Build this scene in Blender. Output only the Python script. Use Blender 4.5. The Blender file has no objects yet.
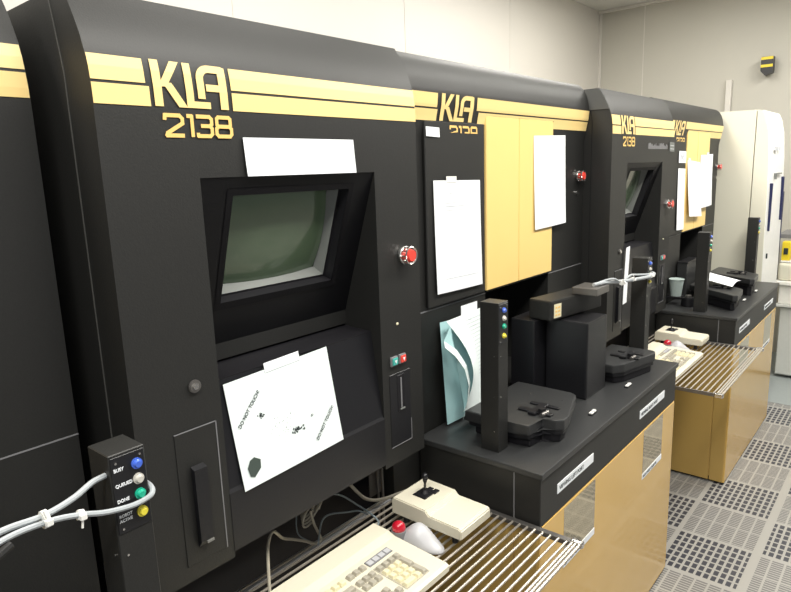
import bpy, bmesh, math, random
from mathutils import Vector, Matrix
random.seed(7)
C = bpy.context.scene.collection
PI = math.pi

# ------------------------------------------------------------------ materials
def mat(name, col, rough=.5, metal=0., spec=.5, emit=None, alpha=None, noise=None, trans=0., coat=0.):
    m = bpy.data.materials.new(name); m.use_nodes = True
    nt = m.node_tree; b = nt.nodes['Principled BSDF']
    b.inputs['Base Color'].default_value = (*col, 1); b.inputs['Roughness'].default_value = rough
    b.inputs['Metallic'].default_value = metal; b.inputs['Specular IOR Level'].default_value = spec
    b.inputs['Transmission Weight'].default_value = trans; b.inputs['Coat Weight'].default_value = coat
    if emit: b.inputs['Emission Color'].default_value = (*emit[0], 1); b.inputs['Emission Strength'].default_value = emit[1]
    if alpha is not None: b.inputs['Alpha'].default_value = alpha
    tc = nt.nodes.new('ShaderNodeTexCoord'); n = nt.nodes.new('ShaderNodeTexNoise')
    sc, amt, bump = noise or (40, .06, .0)
    n.inputs['Scale'].default_value = sc; n.inputs['Detail'].default_value = 4
    nt.links.new(tc.outputs['Object'], n.inputs['Vector'])
    mx = nt.nodes.new('ShaderNodeMix'); mx.data_type = 'RGBA'; mx.blend_type = 'MULTIPLY'
    mx.inputs['Factor'].default_value = 1; mx.inputs['A'].default_value = (*col, 1)
    r = nt.nodes.new('ShaderNodeMapRange'); r.inputs['To Min'].default_value = 1 - amt; r.inputs['To Max'].default_value = 1 + amt
    nt.links.new(n.outputs['Fac'], r.inputs['Value']); nt.links.new(r.outputs['Result'], mx.inputs['B'])
    nt.links.new(mx.outputs['Result'], b.inputs['Base Color'])
    if bump:
        bp = nt.nodes.new('ShaderNodeBump'); bp.inputs['Strength'].default_value = bump; bp.inputs['Distance'].default_value = .001
        nt.links.new(n.outputs['Fac'], bp.inputs['Height']); nt.links.new(bp.outputs['Normal'], b.inputs['Normal'])
    return m

M = {}
M['black'] = mat('black powder coat', (.0155, .0155, .0145), .5, noise=(350, .25, .25))
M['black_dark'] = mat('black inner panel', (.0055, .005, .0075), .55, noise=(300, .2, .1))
M['black_satin'] = mat('black satin plastic', (.010, .010, .012), .36, noise=(200, .2, .1))
M['worktop'] = mat('dark worktop laminate', (.030, .031, .032), .38, noise=(260, .25, .2))
M['sheen_seam_grey'] = mat('grey for side sheen and seam', (.075, .075, .07), .5)  # side seam colour, also reflected light painted on a console's upper side
M['seam'] = mat('dark seam', (.003, .003, .004), .7)
M['edge'] = mat('grey grip glint', (.22, .22, .21), .4)  # stands for light caught on the console grip
M['yellow'] = mat('golden yellow paint', (.92, .65, .235), .38, noise=(5, .04, 0))
M['stripe'] = mat('pale golden stripe', (.90, .67, .28), .4, noise=(5, .03, 0))
M['amber'] = mat('amber lettering', (.85, .56, .18), .45)
M['door_yellow'] = mat('glossy ochre door', (.72, .455, .125), .22, noise=(4, .05, 0), coat=.3)
M['ochre_side'] = mat('ochre side panel', (.52, .34, .10), .35, noise=(4, .05, 0))
M['paper'] = mat('white paper', (.86, .89, .92), .8)
M['paper_green'] = mat('cool white paper', (.80, .88, .87), .75)
M['paper_teal'] = mat('pale teal paper', (.42, .66, .68), .7)
M['ink'] = mat('black ink', (.02, .03, .03), .8)
M['ink_grey'] = mat('faint grey ink', (.55, .57, .6), .8)
M['tape_patch'] = mat('dark green grey patch', (.055, .075, .065), .5)
M['chrome'] = mat('brushed chrome', (.75, .74, .72), .22, 1.)
M['bar'] = mat('satin steel bar', (.47, .43, .37), .36, .5)
M['dull_metal'] = mat('dull dark metal', (.22, .21, .2), .4, .8)
M['red'] = mat('red plastic', (.8, .07, .05), .3)
M['red_ball'] = mat('glossy red ball', (.5, .012, .03), .12, coat=.6)
M['teal'] = mat('teal plastic', (.06, .42, .36), .3)
M['blue'] = mat('blue lamp', (.06, .14, .62), .25, coat=.5)
M['white_lamp'] = mat('clear lamp', (.55, .53, .48), .25, coat=.5)
M['green'] = mat('green lamp', (.01, .40, .25), .25, coat=.5)
M['yellow_lamp'] = mat('yellow lamp', (.72, .62, .05), .25, coat=.5)
M['beige'] = mat('beige plastic', (.70, .66, .53), .45, noise=(300, .03, .05))
M['key_cream'] = mat('cream key plastic', (.76, .70, .48), .45)
M['key_grey'] = mat('grey key plastic', (.42, .39, .32), .5)
M['grey_plastic'] = mat('light grey plastic', (.50, .50, .52), .35)
M['mid_grey'] = mat('middle grey plastic', (.20, .20, .21), .45)
M['surround'] = mat('grey tube surround', (.17, .18, .17), .5)
M['screen'] = mat('dark green tube glass', (.085, .125, .075), .16, spec=.6, coat=.5, noise=(6, .18, 0))
M['cable'] = mat('beige cable', (.42, .39, .32), .5)
M['cable_grey'] = mat('blue grey cable', (.20, .24, .26), .45)
M['cable_dark'] = mat('black cable', (.015, .015, .015), .5)
M['tube'] = mat('milky tubing', (.40, .43, .45), .35)
M['white_plastic'] = mat('white nylon', (.85, .85, .82), .4)
M['wall'] = mat('cream wall panel', (.68, .65, .60), .5, noise=(2, .02, 0))
M['wall_far'] = mat('beige grey wall panel', (.53, .51, .45), .5, noise=(2, .03, 0))
M['ceil'] = mat('ceiling panel', (.62, .61, .58), .6)
M['pale'] = mat('ivory machine panel', (.74, .72, .60), .4, noise=(2, .02, 0))
M['white_panel'] = mat('white machine front', (.90, .90, .87), .35)
M['navy'] = mat('dark blue grip', (.010, .014, .07), .4)
M['warn'] = mat('warning yellow', (.85, .65, .03), .4)
M['bench_white'] = mat('white bench top', (.85, .84, .80), .3)
M['bench_door'] = mat('pale grey cabinet', (.60, .61, .58), .4)
M['mirror'] = mat('clear reflective film', (.62, .56, .42), .06, .92)
M['frost'] = mat('frosted plastic', (.42, .50, .48), .4)
M['floor_solid'] = mat('solid floor tile', (.30, .33, .33), .35)

# perforated raised floor: squares of slots alternating with squares of fine louvres
def floor_mat():
    m = bpy.data.materials.new('perforated raised floor'); m.use_nodes = True
    nt = m.node_tree; N = nt.nodes; L = nt.links; b = N['Principled BSDF']
    def val(v):
        return v
    def op(o, a, c=None, d=None):
        n = N.new('ShaderNodeMath'); n.operation = o
        for i, v in enumerate((a, c, d)):
            if v is None: continue
            if isinstance(v, (int, float)): n.inputs[i].default_value = v
            else: L.new(v, n.inputs[i])
        return n.outputs[0]
    tc = N.new('ShaderNodeTexCoord'); sp = N.new('ShaderNodeSeparateXYZ'); L.new(tc.outputs['Object'], sp.inputs[0])
    u = op('DIVIDE', op('SUBTRACT', sp.outputs[0], 2.405 - .61 * 10), .305)
    v = op('DIVIDE', op('SUBTRACT', sp.outputs[1], .395 - .61 * 10), .305)
    fu, fv = op('FRACT', u), op('FRACT', v)
    chk = op('MODULO', op('ADD', op('FLOOR', u), op('FLOOR', v)), 2)          # 0: slots, 1: louvres
    def band(x, lo, hi): return op('MULTIPLY', op('GREATER_THAN', x, lo), op('LESS_THAN', x, hi))
    # margins: wider along the 0.61 m tile joints
    tu, tv = op('FRACT', op('MULTIPLY', u, .5)), op('FRACT', op('MULTIPLY', v, .5))
    tile = op('MULTIPLY', band(tu, .018, .982), band(tv, .028, .972))
    inner = op('MULTIPLY', band(fu, .02, .98), band(fv, .02, .98))
    area = op('MULTIPLY', tile, inner)
    su = op('FRACT', op('MULTIPLY', op('SUBTRACT', fu, .02), 7 / .96)); sv = op('FRACT', op('MULTIPLY', op('SUBTRACT', fv, .02), 11 / .96))
    slot = op('MULTIPLY', band(su, .12, .9), band(sv, .16, .82))
    lu = op('FRACT', op('MULTIPLY', op('SUBTRACT', fu, .02), 2 / .96)); lv = op('FRACT', op('MULTIPLY', op('SUBTRACT', fv, .02), 6 / .96))
    ln = op('FRACT', op('MULTIPLY', fu, 20))
    louv = op('MULTIPLY', op('MULTIPLY', band(lu, .03, .97), band(lv, .08, .92)), op('MULTIPLY', band(ln, .38, 1.1), .66))
    dark = op('MULTIPLY', area, op('ADD', op('MULTIPLY', slot, op('SUBTRACT', 1, chk)), op('MULTIPLY', louv, chk)))
    mx = N.new('ShaderNodeMix'); mx.data_type = 'RGBA'
    mx.inputs['A'].default_value = (.37, .36, .335, 1); mx.inputs['B'].default_value = (.045, .047, .06, 1)
    L.new(dark, mx.inputs['Factor']); L.new(mx.outputs['Result'], b.inputs['Base Color'])
    b.inputs['Roughness'].default_value = .38
    bp = N.new('ShaderNodeBump'); bp.inputs['Strength'].default_value = .4; bp.inputs['Distance'].default_value = .003; bp.invert = True
    L.new(dark, bp.inputs['Height']); L.new(bp.outputs['Normal'], b.inputs['Normal'])
    return m
M['floor'] = floor_mat()

# ------------------------------------------------------------------ mesh helpers (all in world coordinates)
def wloc(o):
    v = Vector((0, 0, 0))
    while o is not None: v += o.location; o = o.parent
    return v

def obj(name, bm, m, parent=None, loc=None, smooth=False, **tags):
    """links ONE mesh object; vertices given in world coordinates"""
    me = bpy.data.meshes.new(name)
    if parent is None and loc is None:
        zs = [v.co for v in bm.verts]
        loc = (sum(v.x for v in zs) / len(zs), sum(v.y for v in zs) / len(zs), min(v.z for v in zs))
    off = Vector(loc) if parent is None else wloc(parent)
    bmesh.ops.translate(bm, verts=bm.verts, vec=-off)
    bmesh.ops.recalc_face_normals(bm, faces=bm.faces)
    bm.to_mesh(me); bm.free()
    me.materials.append(M[m] if isinstance(m, str) else m)
    if smooth:
        for p in me.polygons: p.use_smooth = True
        if smooth == 'auto': me.set_sharp_from_angle(angle=math.radians(28))
    o = bpy.data.objects.new(name, me); C.objects.link(o)
    if parent is None: o.location = loc
    else: o.parent = parent
    for k, v in tags.items(): o[k] = v
    return o

def thing(name, label, cat, loc, group=None):
    o = bpy.data.objects.new(name, None); C.objects.link(o); o.location = loc; o.empty_display_size = .05
    o['label'] = label; o['category'] = cat
    if group: o['group'] = group
    return o

def struct(name, bm, m, smooth=False):
    return obj(name, bm, m, smooth=smooth, loc=(0, 0, 0), kind='structure')

def merge(bm, b2, mtx=None):
    me = bpy.data.meshes.new('tmp'); b2.to_mesh(me); b2.free()
    if mtx is not None: me.transform(mtx)
    bm.from_mesh(me); bpy.data.meshes.remove(me)
    return bm

def box(x0, x1, y0, y1, z0, z1, bev=0., seg=2, bm=None, mtx=None):
    b = bmesh.new(); bmesh.ops.create_cube(b, size=1)
    for v in b.verts: v.co = ((x0 + x1) / 2 + v.co.x * (x1 - x0), (y0 + y1) / 2 + v.co.y * (y1 - y0), (z0 + z1) / 2 + v.co.z * (z1 - z0))
    if bev: bmesh.ops.bevel(b, geom=list(b.edges), offset=bev, segments=seg, affect='EDGES', profile=.6)
    return merge(bm or bmesh.new(), b, mtx)

def prism_x(prof, x0, x1, bm=None):
    """closed (y,z) outline pulled along x"""
    b = bmesh.new()
    a = [b.verts.new((x0, y, z)) for y, z in prof]; c = [b.verts.new((x1, y, z)) for y, z in prof]
    n = len(prof); b.faces.new(a); b.faces.new(c[::-1])
    for i in range(n): b.faces.new((a[i], c[i], c[(i + 1) % n], a[(i + 1) % n]))
    return merge(bm or bmesh.new(), b)

def prism_z(outline, z0, z1, bev=0., bm=None, seg=2):
    b = bmesh.new()
    a = [b.verts.new((x, y, z0)) for x, y in outline]; c = [b.verts.new((x, y, z1)) for x, y in outline]
    n = len(outline); b.faces.new(a[::-1]); b.faces.new(c)
    for i in range(n): b.faces.new((a[i], a[(i + 1) % n], c[(i + 1) % n], c[i]))
    if bev: bmesh.ops.bevel(b, geom=list(b.edges), offset=bev, segments=seg, affect='EDGES', profile=.6)
    return merge(bm or bmesh.new(), b)

def cyl(c, d, r0, h, r1=None, n=24, bm=None, bev=0):
    """cylinder starting at c, along direction d, length h"""
    b = bmesh.new(); bmesh.ops.create_cone(b, cap_ends=True, segments=n, radius1=r0, radius2=r0 if r1 is None else r1, depth=h)
    if bev: bmesh.ops.bevel(b, geom=[e for e in b.edges if len(e.link_faces) == 2 and any(len(f.verts) > 4 for f in e.link_faces)], offset=bev, segments=2, affect='EDGES')
    q = Vector((0, 0, 1)).rotation_difference(Vector(d).normalized())
    mt = Matrix.Translation(Vector(c)) @ q.to_matrix().to_4x4() @ Matrix.Translation((0, 0, h / 2))
    return merge(bm or bmesh.new(), b, mt)

def ball(c, r, sc=(1, 1, 1), bm=None, u=20, v=12):
    b = bmesh.new(); bmesh.ops.create_uvsphere(b, u_segments=u, v_segments=v, radius=r)
    mt = Matrix.Translation(Vector(c)) @ Matrix.Diagonal((*sc, 1))
    return merge(bm or bmesh.new(), b, mt)

def spline(pts, n=8):
    P = [Vector(p) for p in pts]; P = [2 * P[0] - P[1]] + P + [2 * P[-1] - P[-2]]; out = []
    for i in range(1, len(P) - 2):
        for k in range(n):
            t = k / n; a, b, c, d = P[i - 1:i + 3]
            out.append(.5 * ((2 * b) + (c - a) * t + (2 * a - 5 * b + 4 * c - d) * t * t + (3 * b - a - 3 * c + d) * t ** 3))
    return out + [P[-2]]

def tube(pts, r, n=8, smooth=True, bm=None, k=8):
    pts = spline(pts, k) if smooth else [Vector(p) for p in pts]
    b = bmesh.new(); rings = []; up = Vector((0, 0, 1))
    for i, p in enumerate(pts):
        t = (pts[min(i + 1, len(pts) - 1)] - pts[max(i - 1, 0)]).normalized()
        s = t.cross(up)
        s = s.normalized() if s.length > .05 else Vector((1, 0, 0))
        w = s.cross(t).normalized()
        rings.append([b.verts.new(p + (s * math.cos(a) + w * math.sin(a)) * r) for a in [2 * PI * j / n for j in range(n)]])
    for a, c in zip(rings, rings[1:]):
        for j in range(n): b.faces.new((a[j], a[(j + 1) % n], c[(j + 1) % n], c[j]))
    b.faces.new(rings[0][::-1]); b.faces.new(rings[-1])
    return merge(bm or bmesh.new(), b)

def sheet(fn, nu=12, nv=12, th=.0006, bm=None):
    """thin curved sheet: fn(u,v)->world point"""
    b = bmesh.new(); g = [[b.verts.new(fn(i / nu, j / nv)) for j in range(nv + 1)] for i in range(nu + 1)]
    for i in range(nu):
        for j in range(nv): b.faces.new((g[i][j], g[i + 1][j], g[i + 1][j + 1], g[i][j + 1]))
    b.normal_update()
    bmesh.ops.solidify(b, geom=list(b.faces), thickness=th)
    return merge(bm or bmesh.new(), b)

def text(name, s, size, m, parent, org, ux, uz, align='LEFT', ext=.0003, squash=1., bold=0.):
    """lettering as a mesh: org world point, ux reading direction, uz up direction of the letters"""
    cu = bpy.data.curves.new(name, 'FONT'); cu.body = s; cu.size = size; cu.extrude = ext; cu.align_x = align; cu.offset = bold
    t = bpy.data.objects.new('t', cu); me = bpy.data.meshes.new_from_object(t)
    bpy.data.objects.remove(t); bpy.data.curves.remove(cu)
    ux = Vector(ux).normalized(); uz = Vector(uz).normalized(); nn = ux.cross(uz)
    mt = Matrix.Translation(Vector(org)) @ Matrix((ux, uz, nn)).transposed().to_4x4() @ Matrix.Diagonal((squash, 1, 1, 1))
    b = bmesh.new(); b.from_mesh(me); bpy.data.meshes.remove(me)
    bmesh.ops.transform(b, matrix=mt, verts=b.verts)
    return obj(name, b, m, parent)

# ------------------------------------------------------------------ face profiles of the tall cabinets
# depth added to the vertical front plane as the top rolls backwards
ROLL = [(0, 0), (1.70, 0), (1.74, .0012), (1.765, .004), (1.785, .008), (1.805, .0145), (1.825, .0235), (1.845, .034), (1.862, .044), (1.88, .056)]
def roll(z):
    for (a, p), (b, q) in zip(ROLL, ROLL[1:]):
        if z <= b: return p + (q - p) * (z - a) / (b - a)
    return ROLL[-1][1]

HOOD = [(0, 0), (1.69, 0), (1.74, -.009), (1.77, -.016), (1.80, -.019), (1.82, -.016), (1.84, -.012), (1.86, -.005), (1.88, .006), (1.892, .018)]
def hood(z):
    for (a, p), (b, q) in zip(HOOD, HOOD[1:]):
        if z <= b: return p + (q - p) * (z - a) / (b - a)
    return HOOD[-1][1]

def decal(name, polys, yf, m, parent, off=.0012, fn=None):
    """flat (x,z) polygons laid on the rolled cabinet front"""
    bm = bmesh.new()
    for pi, poly in enumerate(polys):
        b = bmesh.new(); b.faces.new([b.verts.new((x, 0, z)) for x, z in poly])
        for z in (1.70, 1.715, 1.73, 1.74, 1.752, 1.765, 1.77, 1.775, 1.785, 1.80):
            bmesh.ops.bisect_plane(b, geom=list(b.verts) + list(b.edges) + list(b.faces), plane_co=(0, 0, z), plane_no=(0, 0, 1))
        for v in b.verts: v.co.y = yf + (fn or roll)(v.co.z) - off - pi * 3e-5
        merge(bm, b)
    return obj(name, bm, m, parent)

def stroke(pts, w, close=False):
    """polyline with thickness as quads + joints, in 2-D"""
    out = []
    seq = pts + ([pts[0]] if close else [])
    for (x0, z0), (x1, z1) in zip(seq, seq[1:]):
        dx, dz = x1 - x0, z1 - z0; l = math.hypot(dx, dz); px, pz = -dz / l * w / 2, dx / l * w / 2
        ex, ez = dx / l * w * .3, dz / l * w * .3
        out.append([(x0 - ex - px, z0 - ez - pz), (x1 + ex - px, z1 + ez - pz), (x1 + ex + px, z1 + ez + pz), (x0 - ex + px, z0 - ez + pz)])
    return out

def kla(x, z, h, wd):
    """three joined capital letters in a unit box, slanting a little at the strokes"""
    def T(pts): return [(x + a * wd, z + b * h) for a, b in pts]
    P = [T([(0, 1), (.105, 1), (.105, 0), (0, 0)]),
         T([(.105, .56), (.255, 1), (.37, 1), (.215, .56), (.17, .43), (.105, .43)]),
         T([(.165, .52), (.235, .52), (.42, 0), (.305, 0), (.15, .43)]),
         T([(.415, 1), (.515, 1), (.515, 0), (.415, 0)]), T([(.515, .15), (.74, .15), (.74, 0), (.515, 0)])]
    # A: arch with the crossbar reaching left
    P += [T([(.885, .97), (1, .97), (1, 0), (.885, 0)]), T([(.70, .40), (.885, .40), (.885, .56), (.70, .56)]),
          T([(.575, .22), (.675, .22), (.675, .68), (.575, .68)])]
    arc = []
    n = 8
    for i in range(n + 1):
        a = PI - i / n * PI / 2; arc.append(((.76 + .185 * math.cos(a), .68 + .32 * math.sin(a)), (.76 + .085 * math.cos(a), .68 + .15 * math.sin(a))))
    for (o1, i1), (o2, i2) in zip(arc, arc[1:]): P.append(T([o1, o2, i2, i1]))
    P.append(T([(.76, 1), (.94, 1), (1, .97), (.885, .83), (.76, .83)]))
    return P

def digits_2138(x, z, w, h, zmin=None):
    t = .0062; P = []
    def S(x0, ww, pts, close=False): P.extend(stroke([(x + (x0 + a * ww) * w, z + b * h) for a, b in pts], t, close))
    S(0, .25, [(.0, .82), (.02, 1), (.85, 1), (1, .85), (1, .62), (.1, .12), (.05, 0), (1, 0)])
    S(.33, .06, [(0, 1), (1, 1), (1, 0)])
    S(.47, .22, [(0, 1), (.85, 1), (1, .88), (1, .62), (.85, .52), (.3, .52)]); S(.47, .22, [(.85, .52), (1, .4), (1, .12), (.85, 0), (0, 0), (0, .1)])
    S(.76, .24, [(.05, .6), (.05, .92), (.15, 1), (.85, 1), (.95, .92), (.95, .6), (.85, .52), (.15, .52)], True)
    S(.76, .24, [(.15, .52), (0, .4), (0, .12), (.12, 0), (.88, 0), (1, .12), (1, .4), (.85, .52)], True)
    if zmin is not None:
        out = []
        for p in P:
            q = [(a, max(b, zmin)) for a, b in p]
            area = sum(q[i][0] * q[(i + 1) % 4][1] - q[(i + 1) % 4][0] * q[i][1] for i in range(4))
            if abs(area) > 1e-7: out.append(q)
        P = out
    return P

def slab(x0, x1, z0, z1): return [(x0, z0), (x1, z0), (x1, z1), (x0, z1)]

def emergency_stop(parent, x, y, z, s=1.):
    g = obj('emergency_stop', cyl((x, y, z), (0, -1, 0), .021 * s, .010, n=28, bev=.002), 'chrome', parent, smooth=False, label='red emergency stop button in a chrome guard ring')
    b = bmesh.new()
    for k in range(10):
        a = 2 * PI * k / 10; cyl((x + .019 * s * math.cos(a), y - .008, z + .019 * s * math.sin(a)), (0, -1, 0), .0016, .016, n=6, bm=b)
    n = 28; pts = [(x + .0195 * s * math.cos(2 * PI * i / n), y - .025, z + .0195 * s * math.sin(2 * PI * i / n)) for i in range(n + 1)]
    tube(pts, .0019, smooth=False, n=6, bm=b); obj('guard_ring', b, 'chrome', g)
    bb = cyl((x, y - .01, z), (0, -1, 0), .011 * s, .012, n=20); cyl((x, y - .022, z), (0, -1, 0), .0155 * s, .007, r1=.013 * s, n=24, bm=bb)
    obj('button', bb, 'red', g)

def screw(x, y, z, parent, d=(0, -1, 0), r=.0022):
    return obj('screw', cyl((x, y, z), d, r, .0012, n=10), 'chrome', parent)

# ------------------------------------------------------------------ console (tall cabinet with the sunken monitor)
def console(xo, yf, label, which):
    """xo: left edge; every number below is for xo = .44"""
    D = xo - .44
    def X(v): return v + D
    t = thing('inspection_console', label, 'console', (X(.81), 1.4, 0), 'black inspection consoles with sunken monitors')
    dy = yf - .93
    # shell profile: solid cheeks left and right, hollow middle
    prof = [(yf + roll(z), z) for z in (.90, 1.70, 1.74, 1.765, 1.785, 1.805, 1.825, 1.845, 1.862, 1.88)] + [(2.05, 1.88), (2.05, .90)]
    b = prism_x(prof, X(.44), X(.603)); prism_x(prof, X(1.037), X(1.187), b)
    top = [(yf + roll(z), z) for z in (1.6, 1.70, 1.74, 1.765, 1.785, 1.805, 1.825, 1.845, 1.862, 1.88)] + [(2.05, 1.88), (2.05, 1.6)]
    prism_x(top, X(.603), X(1.037), b)
    bmesh.ops.remove_doubles(b, verts=b.verts, dist=1e-5)
    obj('body', b, 'black', t, smooth='auto')
    # seam line down the side
    obj('side_seam', prism_x([(yf + .078, .91), (yf + .0805, .91), (yf + .0805, 1.76), (yf + .10, 1.868), (yf + .0975, 1.868), (yf + .078, 1.76)], X(.4388), X(.441)), 'sheen_seam_grey' if which == 0 else 'seam', t)
    if which == 1: obj('side_sheen', prism_x([(yf + roll(z) + .001, z) for z in (1.802, 1.825, 1.845, 1.862, 1.879)] + [(yf + .13, 1.879), (yf + .13, 1.802)], X(.4375), X(.4395)), 'sheen_seam_grey', t)  # lighter strip: reflected light painted onto the upper part of the side
    # sunken upper panel, slanting back from the top edge
    y0, z0, y1, z1 = yf + .002, 1.6, yf + .11, 1.28
    ds = Vector((0, y1 - y0, z1 - z0)); Ls = ds.length; ds.normalize(); nn = Vector((0, ds.z, -ds.y))  # normal pointing out, -y
    if nn.y > 0: nn = -nn
    def S(x, s, n=0.): return Vector((X(x), y0, z0)) + ds * s + nn * n
    def quad(b, *p): b.faces.new([b.verts.new(q) for q in p])
    ox0, ox1, s0, s1 = .674, .968, .034, .248
    b = bmesh.new()
    for (a0, a1, c0, c1) in ((.603, 1.037, 0, s0), (.603, 1.037, s1, Ls), (.603, ox0, s0, s1), (ox1, 1.037, s0, s1)):
        quad(b, S(a0, c0), S(a1, c0), S(a1, c1), S(a0, c1))
    bmesh.ops.solidify(b, geom=list(b.faces), thickness=.001)
    pan = obj('monitor_panel', b, 'black_satin', t)
    b = bmesh.new()
    for (a0, a1, c0, c1) in ((.661, .981, .021, s0), (.661, .981, s1, .262), (.661, ox0, s0, s1), (ox1, .981, s0, s1)):
        quad(b, S(a0, c0, .0015), S(a1, c0, .0015), S(a1, c1, .0015), S(a0, c1, .0015))
    bmesh.ops.solidify(b, geom=list(b.faces), thickness=.001)
    obj('bezel', b, 'black_dark', pan)
    # reveal walls of the opening
    b = bmesh.new(); dp = -.024
    c4 = [(ox0, s0), (ox1, s0), (ox1, s1), (ox0, s1)]
    for (p, q) in zip(c4, c4[1:] + c4[:1]): quad(b, S(*p), S(*q), S(*q, dp), S(*p, dp))
    i4 = [(ox0 + .005, s0 + .005), (ox1 - .005, s0 + .005), (ox1 - .005, s1 - .005), (ox0 + .005, s1 - .005)]
    for k in range(4):
        quad(b, S(*c4[k], dp), S(*c4[(k + 1) % 4], dp), S(*i4[(k + 1) % 4], dp), S(*i4[k], dp))
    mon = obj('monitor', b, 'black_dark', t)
    # grey funnel surround
    b = bmesh.new(); g4 = [(ox0 + .016, s0 + .014), (ox1 - .016, s0 + .014), (ox1 - .016, s1 - .016), (ox0 + .016, s1 - .016)]
    for k in range(4):
        quad(b, S(*i4[k], dp), S(*i4[(k + 1) % 4], dp), S(*g4[(k + 1) % 4], -.047), S(*g4[k], -.047))
    obj('tube_surround', b, 'surround', mon)
    b = bmesh.new(); NX, NS = 20, 16; grid = []
    sx0, sx1, ss0, ss1 = ox0 + .013, ox1 - .015, s0 + .011, s1 - .013
    for i in range(NX + 1):
        row = []
        for j in range(NS + 1):
            u, v = i / NX * 2 - 1, j / NS * 2 - 1
            bul = .016 * (1 - .5 * u * u - .5 * v * v) - .016
            uu = u * (1 - .03 * v * v); vv = v * (1 - .04 * u * u)
            row.append(b.verts.new(S((sx0 + sx1) / 2 + uu * (sx1 - sx0) / 2, (ss0 + ss1) / 2 + vv * (ss1 - ss0) / 2, -.031 + bul)))
        grid.append(row)
    for i in range(NX):
        for j in range(NS): b.faces.new((grid[i][j], grid[i + 1][j], grid[i + 1][j + 1], grid[i][j + 1]))
    obj('screen', b, 'screen', mon, smooth=True)
    # purple-ish corner clips and small screws on the bezel
    for (x, s) in ((ox0 + .006, s1 - .012), (ox0 + .02, s1 - .006)):
        pass
    # fascia strip under the monitor, ledge, lower panel, lip
    yl = yf
    obj('monitor_fascia', prism_x([(y1, 1.28), (y1, 1.247), (y1 + .05, 1.247), (y1 + .05, 1.28)], X(.603), X(1.037)), 'black', t)
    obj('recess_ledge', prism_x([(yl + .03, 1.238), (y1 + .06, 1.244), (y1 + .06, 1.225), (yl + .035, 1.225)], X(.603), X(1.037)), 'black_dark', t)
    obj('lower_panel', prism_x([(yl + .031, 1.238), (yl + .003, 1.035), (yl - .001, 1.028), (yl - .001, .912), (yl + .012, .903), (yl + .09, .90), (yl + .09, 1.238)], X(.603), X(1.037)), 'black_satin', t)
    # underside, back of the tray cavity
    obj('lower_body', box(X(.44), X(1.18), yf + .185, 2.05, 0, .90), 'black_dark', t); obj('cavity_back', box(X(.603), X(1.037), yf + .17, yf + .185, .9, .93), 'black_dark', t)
    # key lock, door in the left cheek
    k = obj('key_lock', cyl((X(.553), yf, 1.252), (0, -1, 0), .0115, .006, n=24, bev=.0015), 'dull_metal', t)
    obj('lock_cylinder', cyl((X(.553), yf - .006, 1.252), (0, -1, 0), .0055, .002, n=16), 'chrome', k)
    d = obj('access_panel', box(X(.506), X(.588), yf - .0015, yf + .002, .93, 1.178, .0006, 1), 'black', t)
    b = box(X(.5865), X(.5885), yf - .0022, yf, .93, 1.178); box(X(.506), X(.588), yf - .0022, yf, 1.1765, 1.178, bm=b)
    obj('worn_edge', b, 'mid_grey', d)
    h = obj('grip', prism_x([(yf, 1.112), (yf - .013, 1.107), (yf - .013, .972), (yf - .004, .96), (yf, .96)], X(.530), X(.555)), 'black_satin', d)
    obj('grip_highlight', box(X(.541), X(.5545), yf - .0148, yf - .012, .966, .970), 'edge', h)  # grey sliver painted as a glint near the grip's lower end
    # right cheek: stop button, led, two square buttons, slot
    emergency_stop(t, X(1.126), yf, 1.407)
    obj('indicator', ball((X(1.096), yf, 1.247), .0035), 'key_cream', t)
    for (x, mm, lb) in ((1.076, 'teal', 'small square teal button'), (1.106, 'red', 'small square red button')):
        q = obj('push_button', box(X(x) - .012, X(x) + .012, yf - .006, yf, 1.149, 1.172, .002), 'mid_grey', t, label=lb)
        obj('button_cap', box(X(x) - .009, X(x) + .009, yf - .0095, yf - .005, 1.152, 1.169, .002), mm, q)
        bt = bmesh.new(); bt.faces.new([bt.verts.new((X(x) + a, yf - .0102, 1.1605 + c)) for a, c in ((-.0045, .004), (.0045, .004), (0, -.005))]); obj('arrow_mark', bt, 'paper', q)
    pl = obj('drive_panel', box(X(1.06), X(1.137), yf - .0015, yf + .001, .945, 1.128, .0006, 1), 'black_satin', t)
    b = box(X(1.06), X(1.137), yf - .0024, yf - .001, .945, .9465); box(X(1.1355), X(1.137), yf - .0024, yf - .001, .945, 1.0, bm=b)
    obj('worn_edge', b, 'mid_grey', pl)
    b = box(X(1.086), X(1.113), yf - .003, yf, 1.03, 1.122, .001, 1)
    dr = obj('disk_drive', b, 'black_dark', pl)
    obj('drive_slot', box(X(1.097), X(1.101), yf - .0042, yf - .002, 1.04, 1.115), 'mid_grey', dr)
    obj('eject_lever', box(X(1.094), X(1.110), yf - .006, yf - .002, 1.0335, 1.0375, .001), 'surround', dr)
    # stripes and lettering
    P1 = [slab(X(.4405), X(.524), 1.745, 1.781), slab(X(.4405), X(.529), 1.711, 1.7405), slab(X(.680), X(1.1865), 1.745, 1.781), slab(X(.680), X(1.1865), 1.711, 1.7405)]
    decal('stripe', P1, yf, 'stripe', t)
    decal('maker_lettering', kla(X(.536), 1.712, .070, .135), yf, 'stripe', t, .0016)
    decal('model_number', digits_2138(X(.549), 1.668, .123, .031), yf, 'amber', t, .0014)
    return t

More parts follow.
